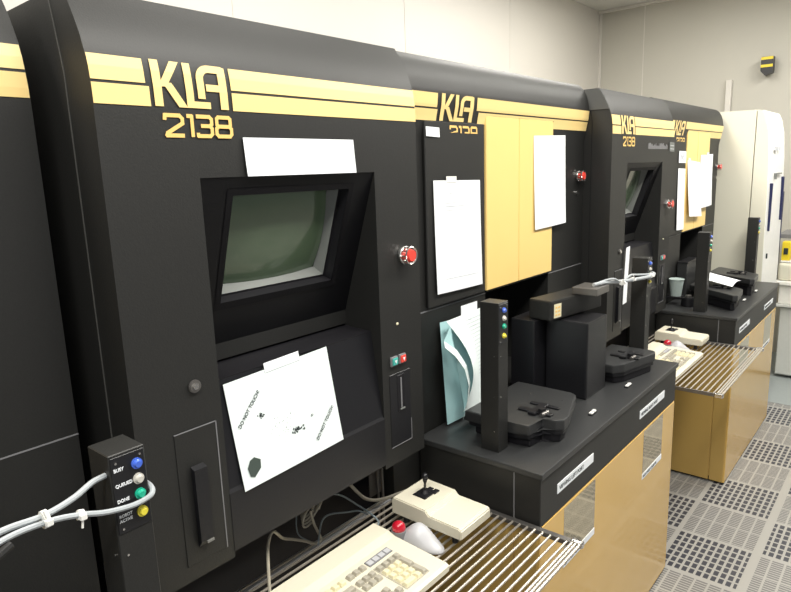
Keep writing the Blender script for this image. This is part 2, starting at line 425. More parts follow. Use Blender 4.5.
# ------------------------------------------------------------------ process cabinet with the two yellow doors
def process_cabinet(x0, x1, D, yf, label, panel_from=None):
    """x0..x1 true extents; D shifts features measured at the middle cabinet"""
    def X(v): return v + D
    t = thing('process_cabinet', label, 'machine cabinet', ((x0 + x1) / 2, 1.5, 0), 'black process cabinets with yellow doors')
    if D < -1: fn, zs, tp = (lambda z: roll(z) * 1.05), (.0, 1.70, 1.74, 1.765, 1.785, 1.805, 1.825, 1.845, 1.862, 1.88), [(yf + .07, 1.893), (2.08, 1.893)]
    else: fn, zs, tp = hood, (.0, 1.69, 1.74, 1.77, 1.80, 1.81, 1.82, 1.83, 1.84, 1.85, 1.86, 1.87, 1.88, 1.892), [(yf + .03, 1.899), (2.08, 1.901)]
    prof = [(yf + fn(z), z) for z in zs] + tp + [(2.08, 0)]
    rx0, rx1 = X(1.66), X(2.09)
    b = bmesh.new()
    if rx0 > x0 and rx1 < x1:
        prism_x(prof, x0, rx0, b); prism_x(prof, rx1, x1, b)
        up = [(yf + fn(z), z) for z in (1.216,) + zs[1:]] + tp + [(2.08, 1.216)]
        prism_x(up, rx0, rx1, b)
        prism_x([(yf, 0), (yf, .87), (2.08, .87), (2.08, 0)], rx0, rx1, b)
        bmesh.ops.remove_doubles(b, verts=b.verts, dist=1e-5)
        obj('body', b, 'black', t, smooth='auto')
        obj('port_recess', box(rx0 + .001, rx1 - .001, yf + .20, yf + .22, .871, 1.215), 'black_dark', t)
    else:
        prism_x(prof, x0, x1, b); obj('body', b, 'black', t, smooth='auto')
    # seam under the upper panels
    b = bmesh.new()
    sz = -.022 if D < -1 else 0
    if rx0 > x0:
        box(x0 + .13, rx0, yf - .001, yf + .001, 1.212 + sz, 1.2155 + sz, bm=b)
    if len(b.verts): obj('panel_seam', b, 'mid_grey', t)
    b = bmesh.new()
    if rx1 < x1: box(rx1, x1, yf - .001, yf + .001, 1.212 + sz, 1.2145 + sz, bm=b)
    if 0: box(x0 + .01, x1 - .002, yf - .0012, yf + .001, 1.189, 1.1925, bm=b)
    if len(b.verts): obj('panel_seam', b, 'mid_grey', t)
    if rx1 >= x1:
        decal('stripe', [slab(x0 + .01, x1 - .001, 1.745, 1.781), slab(x0 + .01, x1 - .001, 1.711, 1.7405)], yf, 'stripe', t)
        return t
    zt, k = (.022, 0) if D < -1 else (.018, 1)
    P1 = [slab(x0 + .001, X(1.424 - .022 * k), 1.745 + zt, 1.781 + zt), slab(x0 + .001, X(1.428 - .022 * k), 1.711 + zt, 1.7405 + zt),
          slab(X(1.62 - .025 * k), x1 - .001, 1.745 + zt, 1.781 + zt), slab(X(2.092), x1 - .001, 1.726, 1.7405 + zt)]
    if D == 0: P1.append(slab(1.608, 1.652, 1.726, 1.7405 + zt))
    if k: P1.append(slab(X(1.652), X(2.092), 1.752, 1.7405 + zt))
    decal('stripe', P1, yf, 'stripe', t, fn=fn)
    decal('maker_lettering', kla(X(1.445 - .025 * k), 1.712 + zt, .070, .157), yf, 'stripe', t, .0016, fn=fn)
    # black overlay door that hides the lower half of the number
    dr = obj('black_door', box(X(1.352), X(1.645), yf - .010, yf, 1.222, 1.728, .002, 1), 'black', t)
    decal('cut_model_number', digits_2138(X(1.468), 1.682, .135, .034, 1.699), yf - .010, 'amber', dr, .0012)
    for (a, c, hx) in ((1.650, 1.8485, .02), (1.8515, 2.090, 0)):
        obj('yellow_door', box(X(a), X(c), yf - .0135, yf, 1.224, 1.7525, .002, 1), 'yellow', t)
    if D < -1: return t
    emergency_stop(t, X(2.325), yf, 1.558)
    k = obj('key_lock', cyl((X(2.317), yf, 1.495), (0, -1, 0), .008, .006, n=20), 'chrome', t)
    # frame of the port below the doors
    b = box(rx0, rx1, yf - .004, yf + .01, 1.2165, 1.224)
    obj('door_rail', b, 'black_dark', t)
    return t

# ------------------------------------------------------------------ load station (low cabinet with a black worktop)
def load_station(x0, x1, y0, y1, label, extra=True, words=True):
    t = thing('load_station', label, 'cabinet', ((x0 + x1) / 2, (y0 + y1) / 2, 0), 'low ochre cabinets with black worktops')
    obj('body', box(x0 + .004, x1 - .004, y0 + .012, y1, .03, .714), 'ochre_side', t)
    obj('plinth', box(x0 + .02, x1 - .02, y0 + .03, y1, 0, .03), 'black_dark', t)
    obj('fascia', box(x0, x1, y0 + .004, y1, .714, .846, .002, 1), 'black', t)
    obj('worktop', box(x0 - .006, x1 + .004, y0 - .003, y1, .846, .862, .003), 'worktop', t)
    # side panel split by a vertical gap
    b = box(x0 - .001, x0 + .004, y0 + .012, y0 + .075, .012, .712, .001, 1); box(x0 - .001, x0 + .004, y0 + .080, y1, .012, .712, .001, 1, bm=b)
    obj('side_panel', b, 'ochre_side', t)
    obj('fascia_gap', box(x0 - .0008, x0 + .001, y0 + .076, y0 + .079, .715, .845), 'mid_grey', t)
    d = obj('front_door', box(x0, x1 - .002, y0 + .004, y0 + .014, .012, .712, .002, 1), 'door_yellow', t)
    W = x1 - x0
    for (a, c) in ((.125, .315), (.69, .875)):
        w = obj('film_window', box(x0 + a * W, x0 + c * W, y0 + .0035, y0 + .0045, .55, .705), 'mirror', d, label='clear glossy film mirroring the floor grating')
        l = obj('door_label', box(x0 + a * W, x0 + c * W, y0 + .0025, y0 + .004, .529, .549), 'paper', d)
        if words: text('label_text', 'LEFT PORT CASSETTE' if a < .5 else 'RIGHT PORT CASSETTE', .0125, 'ink', l, (x0 + a * W + .006, y0 + .0022, .5345), (1, 0, 0), (0, 0, 1), squash=1.05)
    for (a, c, s) in ((.085, .295, 'VIEWING LEFT PORT'), (.645, .875, 'VIEWING RIGHT PORT')):
        l = obj('port_label', box(x0 + a * W, x0 + c * W, y0 + .0025, y0 + .0045, .767, .794), 'paper', t)
        if words: text('label_text', s, .0165, 'ink', l, (x0 + a * W + .01, y0 + .0022, .7745), (1, 0, 0), (0, 0, 1), squash=.98)
    if extra:
        for fx in (.4, .672):
            cx = x0 + fx * W; cy = y0 + .056
            g = obj('latch', box(cx - .020, cx + .020, cy - .007, cy + .007, .862, .866, .001, 1), 'black_satin', t)
            b = box(cx - .016, cx - .001, cy - .0055, cy + .0055, .866, .870, .001, 1); box(cx + .003, cx + .017, cy - .0055, cy + .0055, .866, .871, .001, 1, bm=b)
            obj('latch_plate', b, 'white_plastic', g)
    return t

# ------------------------------------------------------------------ status light tower
def light_tower(x, y, ztop, label, words, lx=.5, w=.048, dp=.055):
    t = thing('status_light_tower', label, 'light tower', (x + w / 2, y + dp / 2, .862), 'slim black status light towers')
    obj('column', box(x, x + w, y, y + dp, .862, ztop, .0012, 1), 'black', t)
    obj('lamp_plate', box(x + .002, x + w - .002, y - .0012, y, ztop - .108, ztop - .004, .0004, 1), 'black_satin', t)
    for (dz, m, l) in ((.021, 'blue', 'blue'), (.042, 'white_lamp', 'white'), (.063, 'green', 'green'), (.088, 'yellow_lamp', 'yellow')):
        lm = obj('lamp', cyl((x + w * lx, y - .001, ztop - dz), (0, -1, 0), .0072, .003, n=20), 'chrome' if 0 else m, t, label=l + ' indicator lamp')
        b = cyl((x + w * lx, y - .004, ztop - dz), (0, -1, 0), .0058, .004, r1=.004, n=20); obj('lens', b, m, lm, smooth=False)
    for (sx, sz) in ((.008, .012), (.040, .010), (.008, .102)): screw(x + sx, y - .001, ztop - sz, t, r=.0016)
    for sz in (.14, .25, .345):
        screw(x - .0005, y + .012, ztop - sz, t, (-1, 0, 0), .0016); screw(x + .01, y, ztop - sz, t, r=.0016)
    if words:
        for s, dz in (('BUSY', .0235), ('QUEUED', .0445), ('DONE', .0655)):
            text('lamp_text', s, .0062, 'paper', t, (x + .0045, y - .0014, ztop - dz), (1, 0, 0), (0, 0, 1), squash=.9, bold=.00012)
        text('lamp_text', 'ROBOT', .0056, 'paper', t, (x + .0045, y - .0014, ztop - .086), (1, 0, 0), (0, 0, 1), squash=.9, bold=.00012)
        text('lamp_text', 'ACTIVE', .0056, 'paper', t, (x + .0045, y - .0014, ztop - .0925), (1, 0, 0), (0, 0, 1), squash=.9, bold=.00012)
    return t

# ------------------------------------------------------------------ cassette stage
def cassette_stage(outline, label, tilt=None, ztop=.93):
    cx = sum(p[0] for p in outline) / len(outline); cy = sum(p[1] for p in outline) / len(outline)
    t = thing('cassette_stage', label, 'wafer stage', (cx, cy, .862), 'low black cassette stages on the worktops')
    def sc(f): return [(cx + (x - cx) * f, cy + (y - cy) * f) for x, y in outline]
    obj('base', prism_z(sc(.86), .862, ztop - .036, .006), 'black_dark', t)
    obj('skirt', prism_z(sc(.95), ztop - .044, ztop - .022, .006), 'black_satin', t)
    obj('top_plate', prism_z(sc(1.), ztop - .03, ztop, .005), 'worktop', t)
    # locator hardware on top
    b = box(cx - .055, cx + .03, cy - .012, cy + .012, ztop, ztop + .010, .002, 1)
    box(cx - .04, cx - .02, cy - .05, cy + .05, ztop, ztop + .007, .002, 1, bm=b); cyl((cx - .03, cy - .02, ztop), (0, 0, 1), .011, .018, n=16, bm=b)
    box(cx + .02, cx + .034, cy - .045, cy + .045, ztop, ztop + .006, .002, 1, bm=b)
    obj('cassette_locator', b, 'black_satin', t)
    b = cyl((cx - .052, cy - .03, ztop + .006), (1, -.1, 0), .006, .03, n=14)
    obj('locator_pin', b, 'dull_metal', t)
    for (a, c) in ((.8, .8), (-.6, .8), (.8, -.2)): screw(cx + a * .12, cy + c * .1, ztop, t, (0, 0, 1), .002)
    return t

# ------------------------------------------------------------------ tray of bars
def bar_tray(x0, x1, y0, y1, z, label, simple=False):
    t = thing('keyboard_shelf', label, 'shelf', ((x0 + x1) / 2, y0, z), 'pull-out shelves of parallel steel bars')
    ys = []
    y = y0 + .034
    while y < y1 - .03: ys.append(y); y += .0208
    b = box(x1 - .016, x1, y0 + .024, y1, z - .010, z + .003, .001, 1)
    obj('end_rail', b, 'dull_metal', t); obj('end_rail', box(x0, x0 + .004, y0 + .012, y1, z - .012, z + .003, .001, 1), 'dull_metal', t)
    for yy in ys: obj('bar', tube([(x0 + .002, yy, z), (x1 - .014, yy, z)], .0031, smooth=False), 'bar', t)
    for yy, r in ((y0 + .004, .0042), (y0 + .0135, .0036), (y0 + .022, .0036)): obj('front_bar', tube([(x0 + .004, yy, z - .0005), (x1 - .004, yy, z - .0005)], r, smooth=False), 'bar', t)
    for xx in (x0, x1):
        obj('corner_cap', box(xx - .012, xx + .002, y0 - .004, y0 + .028, z - .010, z + .007, .005, 3), 'chrome', t)
    obj('back_plate', box(x0 + .01, x1 - .018, y1 - .050, y1 - .030, z - .008, z - .005), 'grey_plastic', t)
    return t

# ------------------------------------------------------------------ keyboard
def keyboard(x1, y0, z0, label):
    """right edge x1, front edge y0, sits at z0"""
    W, Dp = .49, .228; x0 = x1 - W
    t = thing('computer_keyboard', label, 'keyboard', ((x0 + x1) / 2, y0 + Dp / 2, z0), 'beige keyboards on the bar shelves')
    zf, zm, zb = z0 + .024, z0 + .030, z0 + .040
    b = prism_x([(y0, z0 + .006), (y0, zf - .005), (y0 + .007, zf), (y0 + .155, zm + .003), (y0 + .175, zb), (y0 + Dp - .006, zb + .002), (y0 + Dp, zb - .004), (y0 + Dp, z0 + .004), (y0 + Dp - .03, z0 - 0), (y0 + .03, z0)], x0, x1)
    bmesh.ops.bevel(b, geom=[e for e in b.edges if abs(e.verts[0].co.x - e.verts[1].co.x) < 1e-6], offset=.004, segments=2, affect='EDGES')
    obj('case', b, 'beige', t)
    def zat(yy): return zf + (zm + .003 - zf) * (yy - y0) / .155
    u = .0187
    keys = {}
    def key(x, y, w=1., h=1., m='key_cream'):
        kx0, ky0 = x, y; kx1, ky1 = x + w * u - .0018, y + h * u - .0018; z = zat(y) - .0005
        b = bmesh.new(); ins = .0028; hh = .0085
        lo = [(kx0, ky0), (kx1, ky0), (kx1, ky1), (kx0, ky1)]; hi = [(kx0 + ins, ky0 + ins * .6), (kx1 - ins, ky0 + ins * .6), (kx1 - ins, ky1 - ins * 1.3), (kx0 + ins, ky1 - ins * 1.3)]
        A = [b.verts.new((p[0], p[1], z)) for p in lo]; B = [b.verts.new((p[0], p[1], z + hh)) for p in hi]
        b.faces.new(A[::-1]); b.faces.new(B)
        for i in range(4): b.faces.new((A[i], A[(i + 1) % 4], B[(i + 1) % 4], B[i]))
        bmesh.ops.bevel(b, geom=list(b.edges), offset=.0008, segments=1, affect='EDGES')
        obj('key', b, m, t)
    # recessed key wells
    X0 = x0 + .014
    def well(a, c, d, e): obj('key_well', prism_x([(y0 + d, zat(y0 + d) - .003), (y0 + d, zat(y0 + d) + .0006), (y0 + e, zat(y0 + e) + .0006), (y0 + e, zat(y0 + e) - .003)], a, c), 'key_grey', t)
    r0 = y0 + .020
    rowY = [r0 + i * u for i in range(5)]; fy = r0 + 5 * u + .010
    well(X0 - .002, X0 + 15 * u + .001, .018, .020 + 5 * u); nx = X0 + 15.35 * u; px = nx + 3.35 * u
    well(px - .002, px + 4 * u + .001, .018, .020 + 5 * u)
    # function row
    key(X0, fy, m='key_grey')
    xx = X0 + 2 * u
    for gI in range(3):
        for i in range(4):
            key(xx, fy, m='key_cream' if gI != 1 else 'key_cream'); xx += u
        xx += .5 * u - (0 if gI < 2 else 0)
    for i in range(3): key(nx + i * u, fy, m='key_grey')
    # main rows
    def row(y, ws, ms):
        x = X0
        for w, m in zip(ws, ms): key(x, y, w, 1, m); x += w * u
    g, c = 'key_grey', 'key_cream'
    row(rowY[4], [1] * 13 + [2], [c] * 13 + [g])
    row(rowY[3], [1.5] + [1] * 12 + [1.5], [g] + [c] * 12 + [g])
    row(rowY[2], [1.75] + [1] * 11 + [2.25], [g] + [c] * 11 + [g])
    row(rowY[1], [2.25] + [1] * 10 + [2.75], [g] + [c] * 10 + [g])
    row(rowY[0], [1.5, 1.5, 1.5, 6, 1.5, 1.5, 1.5], [g, g, g, c, g, g, g])
    for r in (3, 4):
        for i in range(3): key(nx + i * u, rowY[r], m=g)
    key(nx + u, rowY[1], m=g)
    for i in range(3): key(nx + i * u, rowY[0], m=g)
    for i in range(4): key(px + i * u, rowY[4], m=g)
    for r in (1, 2, 3):
        for i in range(3): key(px + i * u, rowY[r], m=c)
    key(px + 3 * u, rowY[2], 1, 2, g); key(px + 3 * u, rowY[0], 1, 2, g); key(px, rowY[0], 2, 1, c); key(px + 2 * u, rowY[0], 1, 1, c)
    # indicator strip
    zz = zat(fy) + .0002
    p = obj('indicator_strip', prism_x([(fy - .001, zz - .002), (fy - .001, zz + .0016), (fy + .0175, zz + .0035), (fy + .0175, zz - .002)], px, px + 4 * u), 'mid_grey', t)
    b = bmesh.new()
    for i in range(4): prism_x([(fy + .002, zz + .001), (fy + .002, zz + .0026), (fy + .014, zz + .0040), (fy + .014, zz + .001)], px + i * u + .002, px + (i + 1) * u - .002, b)
    obj('indicator_window', b, 'grey_plastic', p)
    return t

def joystick_box(x0, y0, z0, label):
    z0 += .004
    """x0,y0: near left corner"""
    t = thing('joystick_box', label, 'joystick', (x0 + .065, y0 + .1, z0), 'beige joystick boxes on the bar shelves')
    prof = [(y0, z0 + .018), (y0, z0 + .042), (y0 + .006, z0 + .047), (y0 + .095, z0 + .049), (y0 + .104, z0 + .060), (y0 + .205, z0 + .063), (y0 + .212, z0 + .055), (y0 + .212, z0 + .018)]
    b = prism_x(prof, x0, x0 + .131)
    bmesh.ops.bevel(b, geom=[e for e in b.edges], offset=.0025, segments=2, affect='EDGES')
    obj('case', b, 'beige', t)
    for fx in (.02, .111):
        for fy in (.03, .18): obj('foot', cyl((x0 + fx, y0 + fy, z0 - .004), (0, 0, 1), .008, .024, n=14), 'black_dark', t)
    cx, cy, cz = x0 + .066, y0 + .155, z0 + .0615
    obj('joystick_plate', box(cx - .026, cx + .022, cy - .020, cy + .020, cz - .002, cz + .0025, .001, 1), 'black_satin', t)
    b = box(cx + .010, cx + .032, cy - .024, cy - .010, cz - .002, cz + .003, .001, 1); box(cx + .010, cx + .032, cy - .006, cy + .008, cz - .002, cz + .003, .001, 1, bm=b)
    obj('trim_slider', b, 'black_dark', t)
    s = obj('stick', cyl((cx, cy, cz), (.05, 0, 1), .0032, .045, n=12), 'black_satin', t)
    b = cyl((cx, cy, cz), (0, 0, 1), .013, .010, r1=.006, n=18); obj('boot', b, 'black_dark', s)
    b = ball((cx + .002, cy, cz + .046), .0085, (1, 1, 1.1)); cyl((cx + .0015, cy, cz + .030), (.05, 0, 1), .0045, .012, r1=.0075, n=16, bm=b); obj('knob', b, 'black_satin', s, smooth=True)
    return t

def trackball(cx, cy, z0, label, ang=0.):
    t = thing('trackball', label, 'trackball', (cx, cy, z0), 'grey trackballs with red balls')
    # sculpted body: long rounded hump
    b = bmesh.new(); NU, NV = 24, 14; rings = []
    L = .135
    for i in range(NU + 1):
        s = i / NU; xx = (s - .5) * L
        wv = .037 * (math.sin(PI * min(max(s, .004), .996)) ** .42) * (1 - .18 * (1 - s)); hh = (.016 + .036 * math.exp(-((s - .52) / .30) ** 2)) * (math.sin(PI * min(max(s, .004), .996)) ** .38)
        ring = []
        for j in range(NV + 1):
            a = PI * j / NV; ring.append(Vector((wv * math.cos(a), xx, hh * math.sin(a) ** .8)))
        rings.append(ring)
    mt = Matrix.Translation((cx, cy, z0)) @ Matrix.Rotation(ang, 4, 'Z')
    vr = [[b.verts.new(mt @ p) for p in r] for r in rings]
    for a, c in zip(vr, vr[1:]):
        for j in range(NV): b.faces.new((a[j], a[j + 1], c[j + 1], c[j]))
    for r in (vr[0], vr[-1]): b.faces.new(r)
    for a, c in zip(vr, vr[1:]): b.faces.new((a[0], c[0], c[-1], a[-1]))
    bmesh.ops.remove_doubles(b, verts=b.verts, dist=.0003)
    obj('body', b, 'grey_plastic', t, smooth=True)
    return t, mt

# ------------------------------------------------------------------ room
struct('floor', box(-1.6, 6.0, -2.4, 2.5, -.05, 0), 'floor')
struct('trim_1', box(4.62, 5.9, -2.4, 1.0, 0, .0015), 'floor_solid')
wb = box(-1.6, 6.0, 2.455, 2.52, 0, 2.957)
struct('wall_left', wb, 'wall')
struct('wall_far', box(5.9, 5.98, -2.4, 2.455, 0, 2.957), 'wall_far')
struct('ceiling', box(-1.6, 6.0, -2.4, 2.52, 2.957, 3.0), 'ceil')
# wall joints
b = bmesh.new()
for x in (-.6, .62, 1.84, 3.06, 4.28): box(x - .004, x + .004, 2.4525, 2.4555, 0, 2.95, bm=b)
struct('trim_2', b, 'wall')
b = bmesh.new()
for y in (2.05, .2): box(5.897, 5.9005, y - .004, y + .004, 0, 2.95, bm=b)
struct('trim_3', b, 'wall')
struct('trim_4', box(5.885, 5.90, 2.43, 2.455, 0, 2.957, .004), 'wall')
struct('trim_5', box(5.86, 5.9, -2.4, 2.455, 2.935, 2.957, .004), 'wall')

# ------------------------------------------------------------------ the machines
c0 = console(.44, .93, 'nearest black console, its monitor above a paper reading DO NOT TOUCH', 0)
c1 = console(2.38, .93, 'farther black console beyond the low cabinet, its sunken monitor seen edge-on', 1)
process_cabinet(-1.5, .40, -1.94, 1.042, 'black striped cabinet cut off by the left edge of the photo')
B0 = process_cabinet(1.189, 2.377, 0, 1.04, 'black cabinet with two tall yellow doors in the middle, between the two consoles')
B1 = process_cabinet(3.129, 4.29, 1.94, 1.012, 'farthest black cabinet with yellow doors, next to the ivory machine')

D0 = load_station(1.30, 2.385, .655, 1.036, 'nearer low ochre cabinet with black worktop below the middle yellow doors')
D1 = load_station(3.24, 4.31, .637, 1.008, 'farther low ochre cabinet with black worktop beside the ivory machine')
Dm = load_station(-.64, .425, .66, 1.036, 'low cabinet at the far left, mostly outside the picture', words=False)

# load arms with their pedestal blocks
def loader(D, label, labelled=True):
    def X(v): return v + D
    t = thing('loader_arm', label, 'robot loader', (X(1.9), .87, .862), 'black loader arms on the worktops')
    obj('pedestal', box(X(1.828), X(1.984), .772, .915, .862, 1.115, .006), 'black_satin', t)
    obj('rear_housing', box(X(1.76), X(1.93), .92, 1.005, .862, 1.118, .004), 'black_satin', t)
    mt = Matrix.Translation((X(1.768), .868, 0)) @ Matrix.Rotation(math.radians(-9), 4, 'Z')
    arm = obj('arm_housing', box(0, .292, 0, .085, 1.12, 1.185, .006, 2, mtx=mt), 'black', t)
    if labelled:
        s = obj('sticker', box(.016, .054, -.0012, 0, 1.128, 1.172, mtx=mt), 'key_cream', arm, label='small cream sticker with rows of marks')
        b = bmesh.new()
        for i in range(3):
            for j in range(2): box(.022 + j * .015, .032 + j * .015, -.0018, -.0011, 1.134 + i * .012, 1.140 + i * .012, bm=b, mtx=mt)
        obj('sticker_marks', b, 'amber', s)
    for (a, c) in ((.02, .04), (.075, .055)): screw(X(1.828) + a, .772 + c, 1.115, t, (0, 0, 1), .0028)
    return t
loader(0, 'black loader arm with a cream sticker, on the nearer worktop')
rh = thing('rear_housing', 'low grey housing at the back of the farther worktop, behind the left tower', 'housing', (3.65, .98, .862))
obj('body', box(3.55, 3.75, .955, 1.006, .862, 1.06, .004), 'worktop', rh); obj('cover_lip', box(3.545, 3.755, .950, 1.006, 1.06, 1.068, .002, 1), 'black_satin', rh)

def shift(o, d): return [(x + d[0], y + d[1]) for x, y in o]
OL = [(1.70, .945), (1.70, .765), (1.685, .742), (1.525, .690), (1.49, .688), (1.474, .705), (1.468, .742), (1.40, .745), (1.395, .79), (1.395, .945)]
OR = [(2.02, .865), (2.015, .76), (2.05, .735), (2.235, .692), (2.262, .70), (2.272, .72), (2.272, .865)]
cassette_stage(OL, 'left black cassette stage on the nearer worktop, beside the paper stack')
cassette_stage(OR, 'right black cassette stage on the nearer worktop, in front of the white tubing')
S1 = cassette_stage([(3.56, .94), (3.78, .94), (3.79, .92), (3.57, .69), (3.55, .68), (3.37, .665), (3.36, .685)], 'left cassette stage on the farther worktop, partly under a pale sheet', ztop=.945)
S2 = cassette_stage([(3.93, .94), (4.15, .94), (4.16, .92), (4.00, .70), (3.98, .69), (3.80, .675), (3.79, .695)], 'right cassette stage on the farther worktop, beside the ivory machine', ztop=.96)

light_tower(1.338, .80, 1.265, 'slim black light tower at the left end of the nearer worktop', False)
light_tower(2.288, .75, 1.262, 'slim black light tower wrapped in white tubing, right end of the nearer worktop', False)
light_tower(.317, .748, 1.2645, 'black light tower lettered BUSY and QUEUED at the lower left', True, .72)
light_tower(3.285, .79, 1.257, 'slim black light tower at the left end of the farther worktop', False)
light_tower(4.205, .752, 1.257, 'slim black light tower in front of the ivory machine', False)

# ------------------------------------------------------------------ shelves, keyboards, joysticks, trackballs
bar_tray(.46, 1.294, .545, 1.10, .72, 'nearer pull-out shelf of steel bars under the beige keyboard')
bar_tray(2.49, 3.234, .518, 1.08, .73, 'farther pull-out shelf of steel bars beyond the nearer low cabinet')
keyboard(1.010, .728, .7245, 'beige keyboard in the foreground, nearest on the steel bars')
keyboard(2.935, .700, .7345, 'small far beige keyboard half hidden behind the black stage')
joystick_box(1.094, .756, .7245, 'beige joystick box with black stick, beside the foreground keyboard')
joystick_box(3.035, .735, .7345, 'far beige joystick box in front of the farther low cabinet')
for (x, y, z, lb, a) in ((1.054, .850, .7245, 'grey trackball with red ball between the foreground keyboard and joystick', .12), (2.968, .82, .7345, 'far grey trackball with dark red ball beside the far joystick', .2)):
    t, mt = trackball(x, y, z, lb, a)
    bc = mt @ Vector((-.022, .042, .038))
    b = cyl(bc - Vector((0, 0, .034)), (0, 0, 1), .020, .034, r1=.0185, n=28)
    obj('ball_socket', b, 'mid_grey', t)
    obj('ball', ball(bc + Vector((0, 0, .004)), .0170), 'red_ball', t, smooth=True, label='glossy red ball')

# ------------------------------------------------------------------ papers
def paper_pos(P00, P10, P01, label, m='paper', bow=.004, name='paper_sheet', tape=None, sag=0., lines=None, cat='paper', jag=0.):
    """P00 lower left, P10 lower right, P01 upper left (world)"""
    P00, P10, P01 = map(Vector, (P00, P10, P01)); U = P10 - P00; V = P01 - P00; Nn = U.cross(V).normalized()
    t = thing(name, label, cat, tuple(P00 + U / 2))
    def fn(u, v): return P00 + U * u + V * v + Nn * (bow * (math.sin(PI * u) * .4 + (1 - v) ** 2) + .0015)
    obj('page', sheet(fn, 10, 12), m, t)
    if tape:
        for (u0, u1, v0, v1) in tape:
            obj('tape', sheet(lambda u, v: fn(u0 + (u1 - u0) * u, 1) + V * (v0 + (v1 - v0) * v) * 1. + Nn * .0012, 3, 3), 'white_plastic' if m == 'paper' else 'paper', t)
    if lines:
        b = bmesh.new()
        for (u0, u1, v, th) in lines:
            a = [fn(u0 + (u1 - u0) * k / 6, v) + Nn * .0008 for k in range(7)]; c = [p + V.normalized() * th for p in a]
            for i in range(6): b.faces.new([b.verts.new(q) for q in (a[i], a[i + 1], c[i + 1], c[i])])
        obj('faint_print', b, 'ink_grey', t)
    return t, fn, U, V, Nn

# DO NOT TOUCH sheet on the lower panel of the nearest console
t, fn, U, V, Nn = paper_pos((.634, .9285, 1.020), (.896, .9285, 1.030), (.627, .957, 1.227), 'white sheet reading DO NOT TOUCH! with a dark patch in its corner', 'paper_green', .002, tape=[(.36, .70, -.03, .06)])
un, vn = U.normalized(), V.normalized()
def at(u, v, o=.0012): return fn(u, v) + Nn * o
d1 = (un * .72 + vn * .69).normalized(); e1 = Nn.cross(d1)
text('printed_warning', 'DO NOT TOUCH!', .0108, 'ink', t, at(.065, .56), d1, e1, squash=.9)
text('printed_warning', 'DO NOT TOUCH!', .0108, 'ink', t, at(.735, .12), d1, e1, squash=.9)
b = bmesh.new()
hexp = [(.045, .19), (.075, .25), (.115, .265), (.165, .22), (.155, .145), (.09, .085), (.055, .11)]
b.faces.new([b.verts.new(at(u + .01, v)) for u, v in hexp]); obj('dark_patch', b, 'tape_patch', t)
b = bmesh.new(); R2 = random.Random(3)
for cxu, cvv, su, sv, n, sz in ((.56, .33, .05, .022, 46, .0022), (.25, .60, .02, .02, 18, .002), (.42, .42, .12, .11, 40, .0009), (.72, .39, .012, .012, 6, .0016), (.52, .5, .12, .14, 30, .0007)):
    for i in range(n):
        u, v = R2.gauss(cxu, su * .6), R2.gauss(cvv, sv * .6); p = at(u, v, .001 + i * 1e-6); a = R2.random() * PI; s = sz * (.5 + R2.random())
        q = [p + (un * math.cos(a + k) + vn * math.sin(a + k)) * s * (.6 if k2 % 2 else 1) for k2, k in enumerate((0, 1.4, 3, 4.6))]
        b.faces.new([b.verts.new(x) for x in q])
obj('ink_smudges', b, 'ink', t, kind='stuff')

paper_pos((.696, .926, 1.600), (.974, .926, 1.600), (.694, .9285, 1.667), 'blank white sheet above the monitor of the nearest console', 'paper', .001)
# document on the black door of the middle cabinet
ln = [(.2, .45, .80, .0012), (.2, .62, .77, .0012), (.2, .62, .735, .0008), (.3, .36, .88, .002)] + [(.2, .85, .66 - i * .03, .0005) for i in range(14)] + [(.18, .9, .12, .001)]
paper_pos((1.384, 1.026, 1.258), (1.616, 1.026, 1.252), (1.382, 1.0285, 1.572), 'long white document taped to the black door of the middle cabinet', 'paper', .003, tape=[(.25, .46, -.02, .035)], lines=ln)
paper_pos((1.950, 1.024, 1.386), (2.188, 1.024, 1.392), (1.945, 1.0265, 1.700), 'blank white sheet on the right yellow door of the middle cabinet', 'paper', .003)
t, *_ = paper_pos((1.355, 1.028, 1.688), (1.415, 1.028, 1.686), (1.355, 1.029, 1.713), 'tiny white sticker beside the half-hidden number of the middle cabinet', 'paper', 0, name='sticker', cat='sticker', lines=[(.1, .9, .3, .0006), (.1, .9, .6, .0006)])
# farthest cabinet papers
paper_pos((3.46, .998, 1.245), (3.583, .998, 1.24), (3.455, 1.0, 1.565), 'narrow white sheet on the black door of the farthest cabinet', 'paper', .003)
t, fn, U, V, Nn = paper_pos((3.452, .9985, 1.592), (3.575, .9985, 1.590), (3.452, .9990, 1.652), 'small white sign lettered N5 on the farthest cabinet', 'paper', 0, name='small_sign', cat='sign')
text('sign_lettering', 'N5', .045, 'ink_grey', t, fn(.48, .25) + Nn * .0012, (1, 0, 0), (0, 0, 1), 'CENTER')
paper_pos((3.62, .985, 1.305), (3.86, .985, 1.290), (3.60, .9975, 1.605), 'white sheet on the left yellow door of the farthest cabinet', 'paper', .006, tape=[(.05, .2, -.02, .04)])
paper_pos((3.82, .990, 1.335), (4.075, .990, 1.340), (3.85, .9975, 1.63), 'white sheet with a bent corner on the right yellow door of the farthest cabinet', 'paper', .008, tape=[(.4, .6, -.02, .04)])
# thin paper on the far console's lower panel
paper_pos((2.52, .922, 1.03), (2.562, .922, 1.033), (2.545, .9225, 1.262), 'narrow white sheet behind the tubing-wrapped tower, on the farther console', 'paper', .002)
